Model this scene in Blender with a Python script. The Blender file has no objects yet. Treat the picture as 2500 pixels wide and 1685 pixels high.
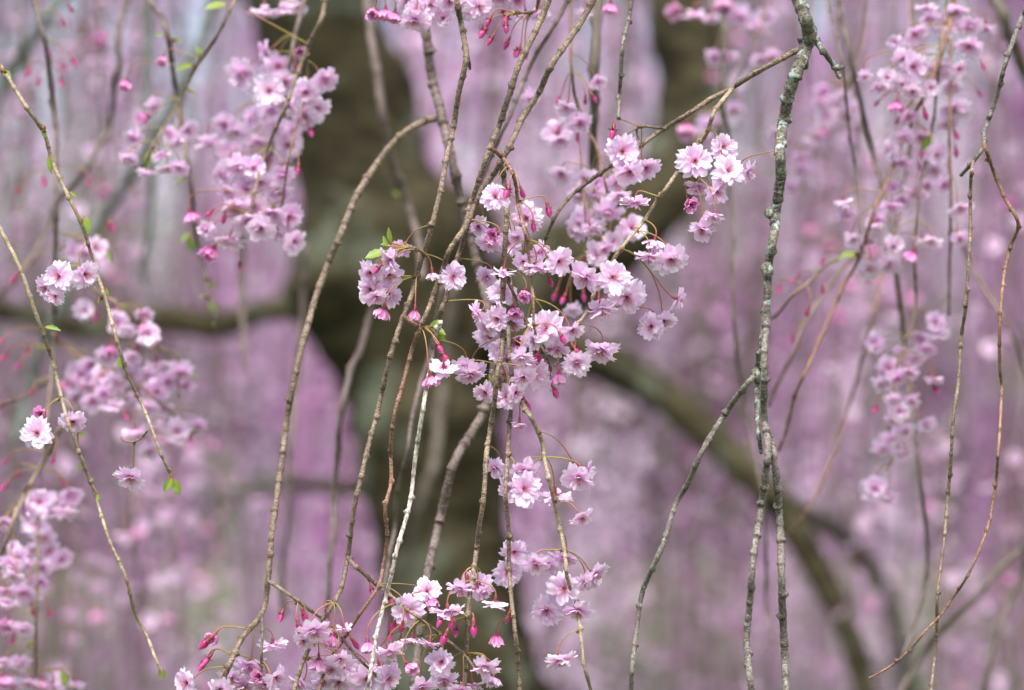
import bpy, math, random
import numpy as np
from mathutils import Vector, Matrix
R = math.radians
rng = random.Random(7)
nrng = np.random.default_rng(11)
SC = bpy.context.scene
COL = SC.collection

# ------------------------------------------------------------------ camera, sky, sun, exposure
CAM_Z = 1.75
FOCAL, SENSOR = 85.0, 36.0
K = SENSOR / FOCAL / 2500.0            # metres per photo pixel per metre of distance
cam_d = bpy.data.cameras.new('camera'); cam = bpy.data.objects.new('camera', cam_d); COL.objects.link(cam)
cam.location = (0, 0, CAM_Z); cam.rotation_euler = (R(90), 0, 0)
cam_d.lens = FOCAL; cam_d.sensor_width = SENSOR; cam_d.clip_start = 0.05; cam_d.clip_end = 500
cam_d.dof.use_dof = True; cam_d.dof.focus_distance = 1.735; cam_d.dof.aperture_fstop = 3.3
SC.camera = cam
SUN_EL, SUN_AZ = 58.0, -32.0           # elevation; azimuth from behind the camera, towards its left
w = bpy.data.worlds.new('World'); SC.world = w; w.use_nodes = True
nt = w.node_tree; nt.nodes.clear()
wo = nt.nodes.new('ShaderNodeOutputWorld'); bg = nt.nodes.new('ShaderNodeBackground'); sky = nt.nodes.new('ShaderNodeTexSky')
sky.sky_type = 'NISHITA'; sky.sun_disc = False; sky.sun_elevation = R(SUN_EL); sky.sun_rotation = R(180 + SUN_AZ)
sky.air_density = 1.0; sky.dust_density = 4.0; sky.ozone_density = 1.0
bg.inputs[1].default_value = 0.075
nt.links.new(sky.outputs[0], bg.inputs[0]); nt.links.new(bg.outputs[0], wo.inputs[0])
sun_d = bpy.data.lights.new('sun', 'SUN'); sun_d.energy = 1.5; sun_d.angle = R(16); sun_d.color = (1.0, 0.96, 0.91)
sun = bpy.data.objects.new('sun', sun_d); COL.objects.link(sun)
sd = Vector((math.sin(R(SUN_AZ)) * math.cos(R(SUN_EL)), -math.cos(R(SUN_AZ)) * math.cos(R(SUN_EL)), math.sin(R(SUN_EL))))
sun.rotation_euler = sd.to_track_quat('Z', 'Y').to_euler()
SC.view_settings.view_transform = 'Standard'; SC.view_settings.look = 'None'
SC.view_settings.exposure = 2.0; SC.view_settings.gamma = 1.0
SC.render.engine = 'CYCLES'
SC.cycles.max_bounces = 8; SC.cycles.transmission_bounces = 6; SC.cycles.diffuse_bounces = 4
SC.cycles.use_adaptive_sampling = False; SC.cycles.use_denoising = True

# ------------------------------------------------------------------ helpers
def at(px, py, d):
    return Vector(((px - 1250.0) * K * d, d, CAM_Z - (py - 842.5) * K * d))

def mat(name):
    m = bpy.data.materials.new(name); m.use_nodes = True
    m.node_tree.nodes.clear()
    return m, m.node_tree.nodes, m.node_tree.links

def ramp(N, stops):
    r = N.new('ShaderNodeValToRGB'); e = r.color_ramp.elements
    e[0].position, e[0].color = stops[0][0], (*stops[0][1], 1)
    e[1].position, e[1].color = stops[-1][0], (*stops[-1][1], 1)
    for p, c in stops[1:-1]:
        x = e.new(p); x.color = (*c, 1)
    return r

def noise(N, L, vec, scale, detail=4, rough=.55):
    n = N.new('ShaderNodeTexNoise'); n.inputs['Scale'].default_value = scale
    n.inputs['Detail'].default_value = detail; n.inputs['Roughness'].default_value = rough
    L.new(vec, n.inputs['Vector']); return n

def bark(name, a, b, lich=None, amount=0.5, scale=520, stretch=2.2, bump=0.6, dist=0.0006):
    m, N, L = mat(name)
    out = N.new('ShaderNodeOutputMaterial'); p = N.new('ShaderNodeBsdfPrincipled'); tc = N.new('ShaderNodeTexCoord')
    mp = N.new('ShaderNodeMapping'); mp.inputs['Scale'].default_value = (1, 1, stretch)
    L.new(tc.outputs['Object'], mp.inputs['Vector'])
    n1 = noise(N, L, mp.outputs[0], scale, 5, .65)
    n2 = noise(N, L, tc.outputs['Object'], scale * .09, 4, .6)
    r1 = ramp(N, [(.40, a), (.60, b)]); L.new(n1.outputs['Fac'], r1.inputs[0])
    mx = N.new('ShaderNodeMix'); mx.data_type = 'RGBA'; mx.blend_type = 'MULTIPLY'; mx.inputs[0].default_value = .75
    r2 = ramp(N, [(.32, (.42, .38, .35)), (.66, (1.2, 1.16, 1.12))]); L.new(n2.outputs['Fac'], r2.inputs[0])
    L.new(r1.outputs[0], mx.inputs[6]); L.new(r2.outputs[0], mx.inputs[7]); colr = mx.outputs[2]
    na = N.new('ShaderNodeAttribute'); na.attribute_name = 'scar'      # leaf scars and old bud rings are darker, redder bark
    ms = N.new('ShaderNodeMix'); ms.data_type = 'RGBA'; L.new(na.outputs['Fac'], ms.inputs[0]); L.new(colr, ms.inputs[6])
    ms.inputs[7].default_value = (a[0] * .55, a[1] * .45, a[2] * .4, 1); colr = ms.outputs[2]
    if lich:
        n3 = noise(N, L, tc.outputs['Object'], scale * .35, 6, .7)
        r3 = ramp(N, [(amount, (0, 0, 0)), (amount + .06, (1, 1, 1))]); L.new(n3.outputs['Fac'], r3.inputs[0])
        m2 = N.new('ShaderNodeMix'); m2.data_type = 'RGBA'
        L.new(r3.outputs[0], m2.inputs[0]); L.new(colr, m2.inputs[6]); m2.inputs[7].default_value = (*lich, 1); colr = m2.outputs[2]
    L.new(colr, p.inputs['Base Color']); p.inputs['Roughness'].default_value = .72; p.inputs['Specular IOR Level'].default_value = .08 if name == 'bark_trunk' else .25
    bp = N.new('ShaderNodeBump'); bp.inputs['Strength'].default_value = bump; bp.inputs['Distance'].default_value = dist
    L.new(n1.outputs['Fac'], bp.inputs['Height']); L.new(bp.outputs[0], p.inputs['Normal'])
    L.new(p.outputs[0], out.inputs[0]); return m

def petal_mat(name, tip, mid, base, trans=.42):
    """thin petal: colour runs from throat (t=0) to rim (t=1), with light showing through"""
    m, N, L = mat(name)
    out = N.new('ShaderNodeOutputMaterial'); at_ = N.new('ShaderNodeAttribute'); at_.attribute_name = 't'
    r = ramp(N, [(0.0, base), (.24, mid), (.9, tip)]); L.new(at_.outputs['Fac'], r.inputs[0])
    oi = N.new('ShaderNodeObjectInfo')
    tc = N.new('ShaderNodeTexCoord'); n = noise(N, L, tc.outputs['Object'], 420, 3, .6)
    hv = N.new('ShaderNodeHueSaturation'); mr = N.new('ShaderNodeMapRange')
    mr.inputs['To Min'].default_value = .8; mr.inputs['To Max'].default_value = 1.2; L.new(oi.outputs['Random'], mr.inputs['Value'])
    L.new(mr.outputs[0], hv.inputs['Saturation']); L.new(r.outputs[0], hv.inputs['Color'])
    p = N.new('ShaderNodeBsdfPrincipled'); p.inputs['Roughness'].default_value = .55; p.inputs['Specular IOR Level'].default_value = .25
    L.new(hv.outputs[0], p.inputs['Base Color'])
    tr = N.new('ShaderNodeBsdfTranslucent'); L.new(hv.outputs[0], tr.inputs['Color'])
    bp = N.new('ShaderNodeBump'); bp.inputs['Strength'].default_value = .25; bp.inputs['Distance'].default_value = .0005
    L.new(n.outputs['Fac'], bp.inputs['Height']); L.new(bp.outputs[0], p.inputs['Normal'])
    mx = N.new('ShaderNodeMixShader'); mx.inputs[0].default_value = trans
    L.new(p.outputs[0], mx.inputs[1]); L.new(tr.outputs[0], mx.inputs[2]); L.new(mx.outputs[0], out.inputs[0]); return m

def attr_mat(name, stops, rough=.5, trans=0.0, attr='t'):
    m, N, L = mat(name)
    out = N.new('ShaderNodeOutputMaterial'); a = N.new('ShaderNodeAttribute'); a.attribute_name = attr
    r = ramp(N, stops); L.new(a.outputs['Fac'], r.inputs[0])
    p = N.new('ShaderNodeBsdfPrincipled'); p.inputs['Roughness'].default_value = rough
    L.new(r.outputs[0], p.inputs['Base Color'])
    if trans:
        tr = N.new('ShaderNodeBsdfTranslucent'); L.new(r.outputs[0], tr.inputs['Color'])
        mx = N.new('ShaderNodeMixShader'); mx.inputs[0].default_value = trans
        L.new(p.outputs[0], mx.inputs[1]); L.new(tr.outputs[0], mx.inputs[2]); L.new(mx.outputs[0], out.inputs[0])
    else:
        L.new(p.outputs[0], out.inputs[0])
    return m

M = {}
M['tan'] = bark('bark_tan', (.085, .058, .038), (.315, .255, .195))
M['pale'] = bark('bark_pale', (.17, .135, .085), (.43, .37, .265))
M['grey'] = bark('bark_grey', (.07, .062, .055), (.27, .25, .22), (.27, .30, .27), .58)
M['lichen'] = bark('bark_lichen', (.05, .046, .038), (.22, .21, .16), (.30, .37, .34), .54, scale=420)
M['red'] = bark('bark_red', (.10, .052, .036), (.36, .23, .165))
M['mauve'] = bark('bark_mauve', (.072, .056, .049), (.245, .20, .18))
M['silver'] = bark('bark_silver', (.20, .18, .16), (.66, .62, .56), stretch=.25)
M['teal'] = bark('bark_teal', (.07, .085, .075), (.17, .21, .19), (.22, .27, .25), .55)
M['dark'] = bark('bark_dark', (.075, .062, .05), (.17, .15, .12))
M['trunk'] = bark('bark_trunk', (.020, .017, .009), (.066, .059, .032), (.100, .108, .075), .53, scale=14, stretch=2.2, bump=.8, dist=.02)
M['petal'] = petal_mat('petal', (.90, .75, .90), (.85, .56, .81), (.74, .32, .56), .36)
M['petal_pink'] = petal_mat('petal_pink', (.84, .48, .72), (.76, .27, .56), (.55, .08, .28))
M['calyx'] = attr_mat('calyx', [(0, (.15, .05, .03)), (.55, (.21, .028, .042)), (1, (.17, .025, .04))])
M['bud'] = attr_mat('bud', [(0, (.28, .012, .08)), (.5, (.46, .03, .19)), (1, (.68, .17, .42))], .4, .2)
M['stalk'] = attr_mat('stalk', [(0, (.24, .25, .045)), (.45, (.26, .17, .05)), (1, (.30, .07, .06))])
M['stamen'] = attr_mat('stamen', [(0, (.55, .14, .28)), (.7, (.62, .24, .30)), (.85, (.42, .15, .03)), (1, (.50, .20, .04))])
M['scale'] = attr_mat('bud_scale', [(0, (.11, .045, .02)), (1, (.26, .11, .035))])
M['leaf'] = attr_mat('young_leaf', [(0, (.30, .27, .05)), (.4, (.24, .34, .045)), (1, (.20, .32, .05))], .45, .4)

def new_mesh(name, v, f, mats, smooth=True, t=None, mi=None):
    me = bpy.data.meshes.new(name)
    me.from_pydata([tuple(map(float, x)) for x in v], [], [tuple(map(int, x)) for x in f])
    for m in (mats if isinstance(mats, (list, tuple)) else [mats]):
        me.materials.append(m)
    if smooth:
        me.polygons.foreach_set('use_smooth', [True] * len(me.polygons))
    if t is not None:
        a = me.attributes.new('t', 'FLOAT', 'POINT'); a.data.foreach_set('value', [float(x) for x in t])
    if mi is not None:
        me.polygons.foreach_set('material_index', [int(x) for x in mi])
    me.update(); return me

def link(name, data, parent=None, mtx=None, loc=None):
    o = bpy.data.objects.new(name, data); COL.objects.link(o)
    if parent is not None: o.parent = parent
    if mtx is not None: o.matrix_local = mtx
    elif loc is not None: o.location = loc
    return o

def tag(o, label, cat, group=None, kind=None):
    o['label'] = label; o['category'] = cat
    if group: o['group'] = group
    if kind: o['kind'] = kind

def frame(f, spin=0.0):
    f = f.normalized(); q = f.to_track_quat('Z', 'Y')
    return q.to_matrix() @ Matrix.Rotation(spin, 3, 'Z')

def spline(P, step):
    """Catmull-Rom through the rows of P (any number of columns), resampled at even arc length of the first three"""
    P = np.asarray(P, float)
    Q = np.vstack([2 * P[0] - P[1], P, 2 * P[-1] - P[-2]])
    out = []
    for i in range(1, len(Q) - 2):
        a, b, c, d = Q[i - 1], Q[i], Q[i + 1], Q[i + 2]
        n = max(4, int(np.linalg.norm((c - b)[:3]) / step * 2) + 1)
        for u in np.linspace(0, 1, n, endpoint=False):
            out.append(.5 * (2 * b + (c - a) * u + (2 * a - 5 * b + 4 * c - d) * u * u + (3 * b - a - 3 * c + d) * u ** 3))
    out.append(P[-1]); out = np.array(out)
    s = np.concatenate([[0], np.cumsum(np.linalg.norm(np.diff(out[:, :3], axis=0), axis=1))])
    m = max(3, int(s[-1] / step) + 1); u = np.linspace(0, s[-1], m)
    return np.stack([np.interp(u, s, out[:, k]) for k in range(out.shape[1])], 1), u

def tube(C, rad, sides, bumps=(), s=None, rough=.06, seed=0, cap=True):
    """swept tube with a rough skin; bumps = (arc position, angle, height, half-length) leaf scars and knuckles"""
    g = np.random.default_rng(seed)
    n = len(C); T = np.gradient(C, axis=0); T /= np.linalg.norm(T, axis=1)[:, None] + 1e-12
    ref = np.array([0, -1.0, 0]) if abs(T[0][1]) < .9 else np.array([1.0, 0, 0])
    U = np.zeros((n, 3)); u = ref - T[0] * ref.dot(T[0]); u /= np.linalg.norm(u)
    for i in range(n):
        u = u - T[i] * u.dot(T[i]); u /= np.linalg.norm(u); U[i] = u
    V = np.cross(T, U); th = np.arange(sides) / sides * 2 * math.pi
    rr = np.repeat(rad[:, None], sides, 1)
    rr = rr * (1 + rough * g.standard_normal((n, sides)) + rough * np.repeat(g.standard_normal((n, 1)), sides, 1))
    if s is not None:
        for (sp, an, h, hl) in bumps:
            e = np.exp(-((s - sp) / hl) ** 2)[:, None]
            rr = rr + e * h * (np.clip(np.cos(th - an), 0, 1)[None, :] ** 2 + .16)
    X = C[:, None, :] + rr[:, :, None] * (np.cos(th)[None, :, None] * U[:, None, :] + np.sin(th)[None, :, None] * V[:, None, :])
    v = X.reshape(-1, 3); i = np.arange(n - 1)[:, None] * sides; j = np.arange(sides)[None, :]; k = (j + 1) % sides
    f = np.stack([i + j, i + k, i + sides + k, i + sides + j], 2).reshape(-1, 4).tolist()
    if cap:
        v = np.vstack([v, C[0] - T[0] * rad[0] * .4, C[-1] + T[-1] * rad[-1] * .6])
        a, b = n * sides, n * sides + 1
        f += [[a, (q + 1) % sides, q] for q in range(sides)]
        o = (n - 1) * sides
        f += [[b, o + q, o + (q + 1) % sides] for q in range(sides)]
    return v, f

# ------------------------------------------------------------------ the ground
gm, N, L = mat('lawn')
out = N.new('ShaderNodeOutputMaterial'); p = N.new('ShaderNodeBsdfPrincipled'); tc = N.new('ShaderNodeTexCoord')
n1 = noise(N, L, tc.outputs['Object'], 3.0, 6, .7); r1 = ramp(N, [(.3, (.05, .065, .025)), (.7, (.11, .13, .055))])
L.new(n1.outputs['Fac'], r1.inputs[0]); L.new(r1.outputs[0], p.inputs['Base Color']); p.inputs['Roughness'].default_value = .9
L.new(p.outputs[0], out.inputs[0])
gv = [(-150, -60, 0), (150, -60, 0), (150, 250, 0), (-150, 250, 0)]
g = link('ground', new_mesh('ground', gv, [(0, 1, 2, 3)], gm, False)); g['kind'] = 'structure'
g['label'] = 'lawn under the weeping cherry trees'; g['category'] = 'ground'

# ------------------------------------------------------------------ the old cherry tree behind
VS = 2500 / 2326.0                     # trunk measured on a slightly smaller print of the photo
def limb(root, name, pts, d0, d1, seed, sides=20, step=.03, flare=None):
    n = len(pts); rows = []
    for i, (x, y, wd) in enumerate(pts):
        d = d0 + (d1 - d0) * i / (n - 1); q = at(x * VS, y * VS, d)
        rows.append((*q, wd * VS * K * d / 2))
    S, s = spline(rows, step); g2 = np.random.default_rng(seed)
    bumps = [(g2.uniform(0, s[-1]), g2.uniform(0, 6.28), S[0, 3] * g2.uniform(.05, .22), g2.uniform(.03, .1)) for _ in range(int(s[-1] * 9))]
    v, f = tube(S[:, :3], S[:, 3], sides, bumps, s, .025, seed)
    return link(name, new_mesh(name, v - np.array(root.location), f, M['trunk']), root)

base = at(1090 * VS, 0, 4.3); base.z = 0
tree = link('cherry_tree', None, loc=base)
tag(tree, 'old mossy forked cherry trunk with limbs standing behind the hanging twigs', 'tree')
limb(tree, 'trunk', [(1120, 3030, 600), (1105, 2900, 470), (1085, 2500, 400), (1075, 2000, 370), (1050, 1568, 345), (1010, 1250, 312), (982, 1050, 315),
                     (955, 850, 345), (895, 600, 345), (828, 400, 290), (758, 200, 268), (706, 0, 262), (670, -300, 250), (640, -700, 230)], 4.3, 4.3, 1, 28)
limb(tree, 'fork', [(960, 900, 200), (1060, 760, 210), (1200, 655, 195), (1390, 545, 165), (1530, 395, 150), (1572, 200, 142), (1545, 0, 142), (1500, -400, 130)], 4.32, 4.6, 2)
limb(tree, 'limb', [(980, 800, 90), (1120, 770, 90), (1260, 785, 80), (1390, 838, 78), (1500, 895, 76), (1600, 978, 75), (1700, 1072, 72), (1790, 1180, 68), (1855, 1285, 62),
                    (1912, 1400, 56), (1952, 1520, 50), (1980, 1680, 44)], 4.25, 3.9, 3, 14)
limb(tree, 'limb', [(880, 800, 80), (800, 735, 78), (730, 703, 62), (620, 702, 54), (500, 735, 54), (360, 726, 54), (200, 745, 50), (80, 722, 46), (-80, 690, 40)], 4.3, 4.0, 4, 14)
limb(tree, 'limb', [(980, 1130, 40), (880, 1114, 38), (760, 1106, 34), (640, 1100, 30), (520, 1120, 20)], 4.45, 4.9, 5, 10)
limb(tree, 'limb', [(1740, 1120, 40), (1830, 1165, 38), (1903, 1212, 36), (1975, 1284, 36), (2022, 1380, 34), (2045, 1455, 32), (2065, 1600, 30)], 4.0, 6.2, 6, 12)
limb(tree, 'limb', [(1480, -420, 90), (1700, -500, 80), (2000, -420, 66), (2300, -300, 50), (2500, -200, 36)], 4.5, 2.6, 7, 12)
limb(tree, 'limb', [(660, -380, 110), (760, -700, 95), (1000, -900, 80), (1300, -1000, 70), (1700, -1050, 58)], 4.3, 1.9, 8, 12)
limb(tree, 'limb', [(650, -480, 100), (420, -640, 84), (160, -620, 66), (-100, -520, 50)], 4.3, 2.2, 9, 12)

# ------------------------------------------------------------------ blossom, bud and leaf pieces
def petal_geo(seed, cols=6, rows=4, reflex=.5):
    g2 = np.random.default_rng(seed); v, f, t = [], [], []
    notch = g2.uniform(.08, .24); wv = g2.uniform(.04, .10); ph = g2.uniform(0, 6.28); cup = g2.uniform(.10, .3); wmax = g2.uniform(.29, .43)
    tooth = g2.uniform(-.08, .08, cols + 1); tw = g2.uniform(-.25, .25)
    for r in range(rows + 1):
        tt = r / rows
        hw = wmax * (.20 + .80 * math.sin(min(1, tt * 1.22) * math.pi / 2) ** 1.25) * (1 - .22 * max(0, tt - .7) / .3)
        for c in range(cols + 1):
            u = c / cols * 2 - 1
            ln = tt * (1 - .20 * tt * abs(u) ** 2.2 - notch * tt * tt * math.exp(-(u / .28) ** 2) + tooth[c] * tt ** 3)
            z = -reflex * .30 * tt * tt + cup * hw * u * u * (1 - .5 * tt) * 1.4 + wv * tt * tt * math.sin(3.2 * u * 1.6 + ph) + tw * u * hw * tt
            v.append((u * hw, ln, z)); t.append(tt)
    for r in range(rows):
        for c in range(cols):
            a = r * (cols + 1) + c; f.append((a, a + 1, a + cols + 2, a + cols + 1))
    return np.array(v), f, t

PETALS = [new_mesh('petal', *petal_geo(100 + i, reflex=.15 + .12 * i)[:2], M['petal'], t=petal_geo(100 + i, reflex=.15 + .12 * i)[2]) for i in range(8)]
PETALS_PINK = []
for i in range(4):
    me = PETALS[i].copy(); me.materials.clear(); me.materials.append(M['petal_pink']); PETALS_PINK.append(me)

def lathe(prof, sides, twist=0.0, lob=0.0, nl=5):
    v, f, t = [], [], []
    for i, (r, z) in enumerate(prof):
        for k in range(sides):
            a = k / sides * 2 * math.pi; q = r * (1 + lob * math.sin(nl * a + twist * i))
            v.append((q * math.cos(a), q * math.sin(a), z)); t.append(i / (len(prof) - 1))
    for i in range(len(prof) - 1):
        for k in range(sides):
            k2 = (k + 1) % sides; f.append((i * sides + k, i * sides + k2, (i + 1) * sides + k2, (i + 1) * sides + k))
    return v, f, t

def calyx_geo():
    # tube from the stalk end (z=-6) up to the throat (z=0), in millimetres, with five small pointed sepals
    v, f, t = lathe([(.55, -6.4), (.8, -5.6), (1.35, -4.6), (1.55, -3.2), (1.3, -1.8), (1.6, -.4), (1.9, .2)], 8)
    for k in range(5):
        a = k / 5 * 2 * math.pi; b = len(v); ca, sa = math.cos(a), math.sin(a)
        def P(x, y, z): v.append((ca * x - sa * y, sa * x + ca * y, z))
        P(1.4, -.9, -.5); P(1.4, .9, -.5); P(3.0, .75, -.1); P(3.0, -.75, -.1); P(4.8, 0, -.9)
        f += [(b, b + 3, b + 2, b + 1), (b + 3, b + 4, b + 2)]; t += [.9, .9, 1, 1, 1]
    return np.array(v) * .001, f, t
cg = calyx_geo(); CALYX = new_mesh('calyx', cg[0], cg[1], M['calyx'], t=cg[2])

def stamen_geo(seed, n=15):
    g2 = np.random.default_rng(seed); v, f, t = [], [], []
    for k in range(n):
        a = g2.uniform(0, 6.28); sp = g2.uniform(.12, .62); ln = g2.uniform(4.2, 7.2)
        d = np.array([math.cos(a) * math.sin(sp), math.sin(a) * math.sin(sp), math.cos(sp)]); e = d * ln
        b = len(v); w2 = .13
        for (P, tt) in ((d * .5, 0), (e, .7)):
            for q in range(3):
                an = q * 2.094; v.append(P + w2 * np.array([math.cos(an), math.sin(an), 0])); t.append(tt)
        f += [(b + q, b + (q + 1) % 3, b + 3 + (q + 1) % 3, b + 3 + q) for q in range(3)]
        b = len(v); r = .42
        for o in ((r, 0, 0), (0, r, 0), (-r, 0, 0), (0, -r, 0), (0, 0, r * 1.3), (0, 0, -r * 1.3)):
            v.append(e + np.array(o)); t.append(1)
        f += [(b + q, b + (q + 1) % 4, b + 4) for q in range(4)] + [(b + (q + 1) % 4, b + q, b + 5) for q in range(4)]
    return np.array(v) * .001, f, t
STAMENS = []
for i in range(4):
    sg = stamen_geo(i); STAMENS.append(new_mesh('stamens', sg[0], sg[1], M['stamen'], t=sg[2]))

def bud_geo(seed):
    g2 = np.random.default_rng(seed); prof = []
    for i in range(9):
        u = i / 8; prof.append((max(.05, 2.5 * math.sin(math.pi * min(.985, .16 + .84 * u)) ** .8), u * 8.2 - .6))
    v, f, t = lathe(prof, 12, .5, .07, 3); return np.array(v) * .001, f, t
BUDS = []
for i in range(3):
    b_ = bud_geo(i); BUDS.append(new_mesh('bud_petals', b_[0], b_[1], M['bud'], t=b_[2]))

def scale_geo():
    g2 = np.random.default_rng(3); v, f, t = [], [], []
    for k in range(9):
        a = g2.uniform(0, 6.28); el = g2.uniform(.1, 1.3); d = np.array([math.cos(a) * math.sin(el), math.sin(a) * math.sin(el), math.cos(el)])
        s_ = np.cross(d, [0, 0, 1.0]); s_ /= np.linalg.norm(s_) + 1e-9; n_ = np.cross(s_, d); b = len(v); l = g2.uniform(1.6, 3.2)
        for P, tt in ((-s_ * .7, 0), (s_ * .7, 0), (d * l * .6 + s_ * .8 + n_ * .4, .5), (d * l * .6 - s_ * .8 + n_ * .4, .5), (d * l, 1)):
            v.append(P); t.append(tt)
        f += [(b, b + 1, b + 2, b + 3), (b + 3, b + 2, b + 4)]
    vv, ff, tt = lathe([(.9, -1.2), (1.35, -.4), (1.3, .5), (.7, 1.3), (.05, 1.6)], 7); b = len(v)
    v += [np.array(x) for x in vv]; f += [tuple(i + b for i in q) for q in ff]; t += [x * .5 for x in tt]
    return np.array(v) * .001, f, t
sg = scale_geo(); SCALES = new_mesh('bud_scales', sg[0], sg[1], M['scale'], t=sg[2])

def leaf_geo(seed):
    g2 = np.random.default_rng(seed); v, f, t = [], [], []; rows, cols = 7, 4; fold = g2.uniform(.3, .75); bend = g2.uniform(.2, .7)
    for r in range(rows + 1):
        tt = r / rows; hw = .20 * math.sin(math.pi * (tt * .93 + .035)) ** .85 * (1 + (.12 if r % 2 else -.06)) * (1 - .25 * tt)
        for c in range(cols + 1):
            u = c / cols * 2 - 1
            v.append((u * hw, tt * (1 - .10 * bend * tt), abs(u) * hw * fold - bend * .35 * tt * tt + .012 * math.sin(9 * tt + 2 * u))); t.append(tt)
    for r in range(rows):
        for c in range(cols):
            a = r * (cols + 1) + c; f.append((a, a + 1, a + cols + 2, a + cols + 1))
    return np.array(v), f, t
LEAVES = []
for i in range(4):
    lg = leaf_geo(i); LEAVES.append(new_mesh('leaf', lg[0], lg[1], M['leaf'], t=lg[2]))

def petal_layout(g2, op):
    """(azimuth, angle from the axis, length) of each petal; op 0 = closed bell, 1 = flat open"""
    res = []
    for n, ang, ln, base in ((g2.choice((7, 8)), 88, 1.0, 16), (g2.choice((6, 7)), 66, .95, 12), (g2.choice((4, 5)), 38, .72, 7)):
        a0 = g2.uniform(0, 6.28)
        for k in range(n):
            A = base + (ang - base) * op + g2.uniform(-19, 19) * (.35 + .65 * op)
            res.append((a0 + k / n * 2 * math.pi + g2.uniform(-.22, .22), max(4, A), ln * g2.uniform(.84, 1.10)))
    return res

def petal_mtx(az, ang, ln, dia, op, g2):
    L_ = dia * .53 * ln
    return (Matrix.Rotation(az, 4, 'Z') @ Matrix.Translation((0, .0011, 0)) @ Matrix.Rotation(R(90 - ang), 4, 'X')
            @ Matrix.Rotation(g2.uniform(-.3, .3), 4, 'Y') @ Matrix.Diagonal((L_ * g2.uniform(.9, 1.12), L_, L_ * (1 if op > .6 else -.9), 1)))

# whole blossoms of one mesh each, for twigs that hang out of focus
def joined_blossom(seed, op, pink):
    g2 = random.Random(seed); V, F, T, MI = [], [], [], []
    def add(v, f, t, mtx, mi):
        b = len(V)
        for x in v: V.append(tuple(mtx @ Vector(x)))
        F.extend(tuple(i + b for i in q) for q in f); T.extend(t); MI.extend([mi] * len(f))
    for (az, ang, ln) in petal_layout(g2, op):
        v, f, t = petal_geo(g2.randrange(9999), 4, 3, g2.uniform(.1, .9)); add(v, f, t, petal_mtx(az, ang, ln, .025, op, g2), 0)
    I = Matrix.Identity(4); add(cg[0], cg[1], cg[2], I, 1)
    if op > .6:
        s_ = stamen_geo(seed, 9); add(s_[0], s_[1], s_[2], I, 2)
    return new_mesh('blossom', V, F, [M['petal_pink' if pink else 'petal'], M['calyx'], M['stamen']], t=T, mi=MI)
JOINED = {'open': [joined_blossom(50 + i, .8 + .04 * i, False) for i in range(6)],
          'half': [joined_blossom(70 + i, .15 + .12 * i, True) for i in range(3)]}
def joined_bud(i):
    v = list(map(tuple, cg[0])) + list(map(tuple, BUDGEO[i][0])); b = len(cg[0])
    f = list(cg[1]) + [tuple(k + b for k in q) for q in BUDGEO[i][1]]
    return new_mesh('bud', v, f, [M['calyx'], M['bud']], t=list(cg[2]) + list(BUDGEO[i][2]), mi=[0] * len(cg[1]) + [1] * len(BUDGEO[i][1]))
BUDGEO = [bud_geo(i) for i in range(3)]
JBUDS = [joined_bud(i) for i in range(3)]

def stalk_mesh(P0, P1, P2, P3, r=.00042, sides=5, n=9):
    C = []
    for i in range(n + 1):
        u = i / n; C.append(P0 * (1 - u) ** 3 + P1 * 3 * u * (1 - u) ** 2 + P2 * 3 * u * u * (1 - u) + P3 * u ** 3)
    C = np.array(C); rad = np.linspace(r, r * 1.25, n + 1)
    v, f = tube(C, rad, sides, cap=False, rough=.03)
    return new_mesh('stalk', v, f, M['stalk'], t=np.repeat(np.linspace(0, 1, n + 1), sides))

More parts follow.
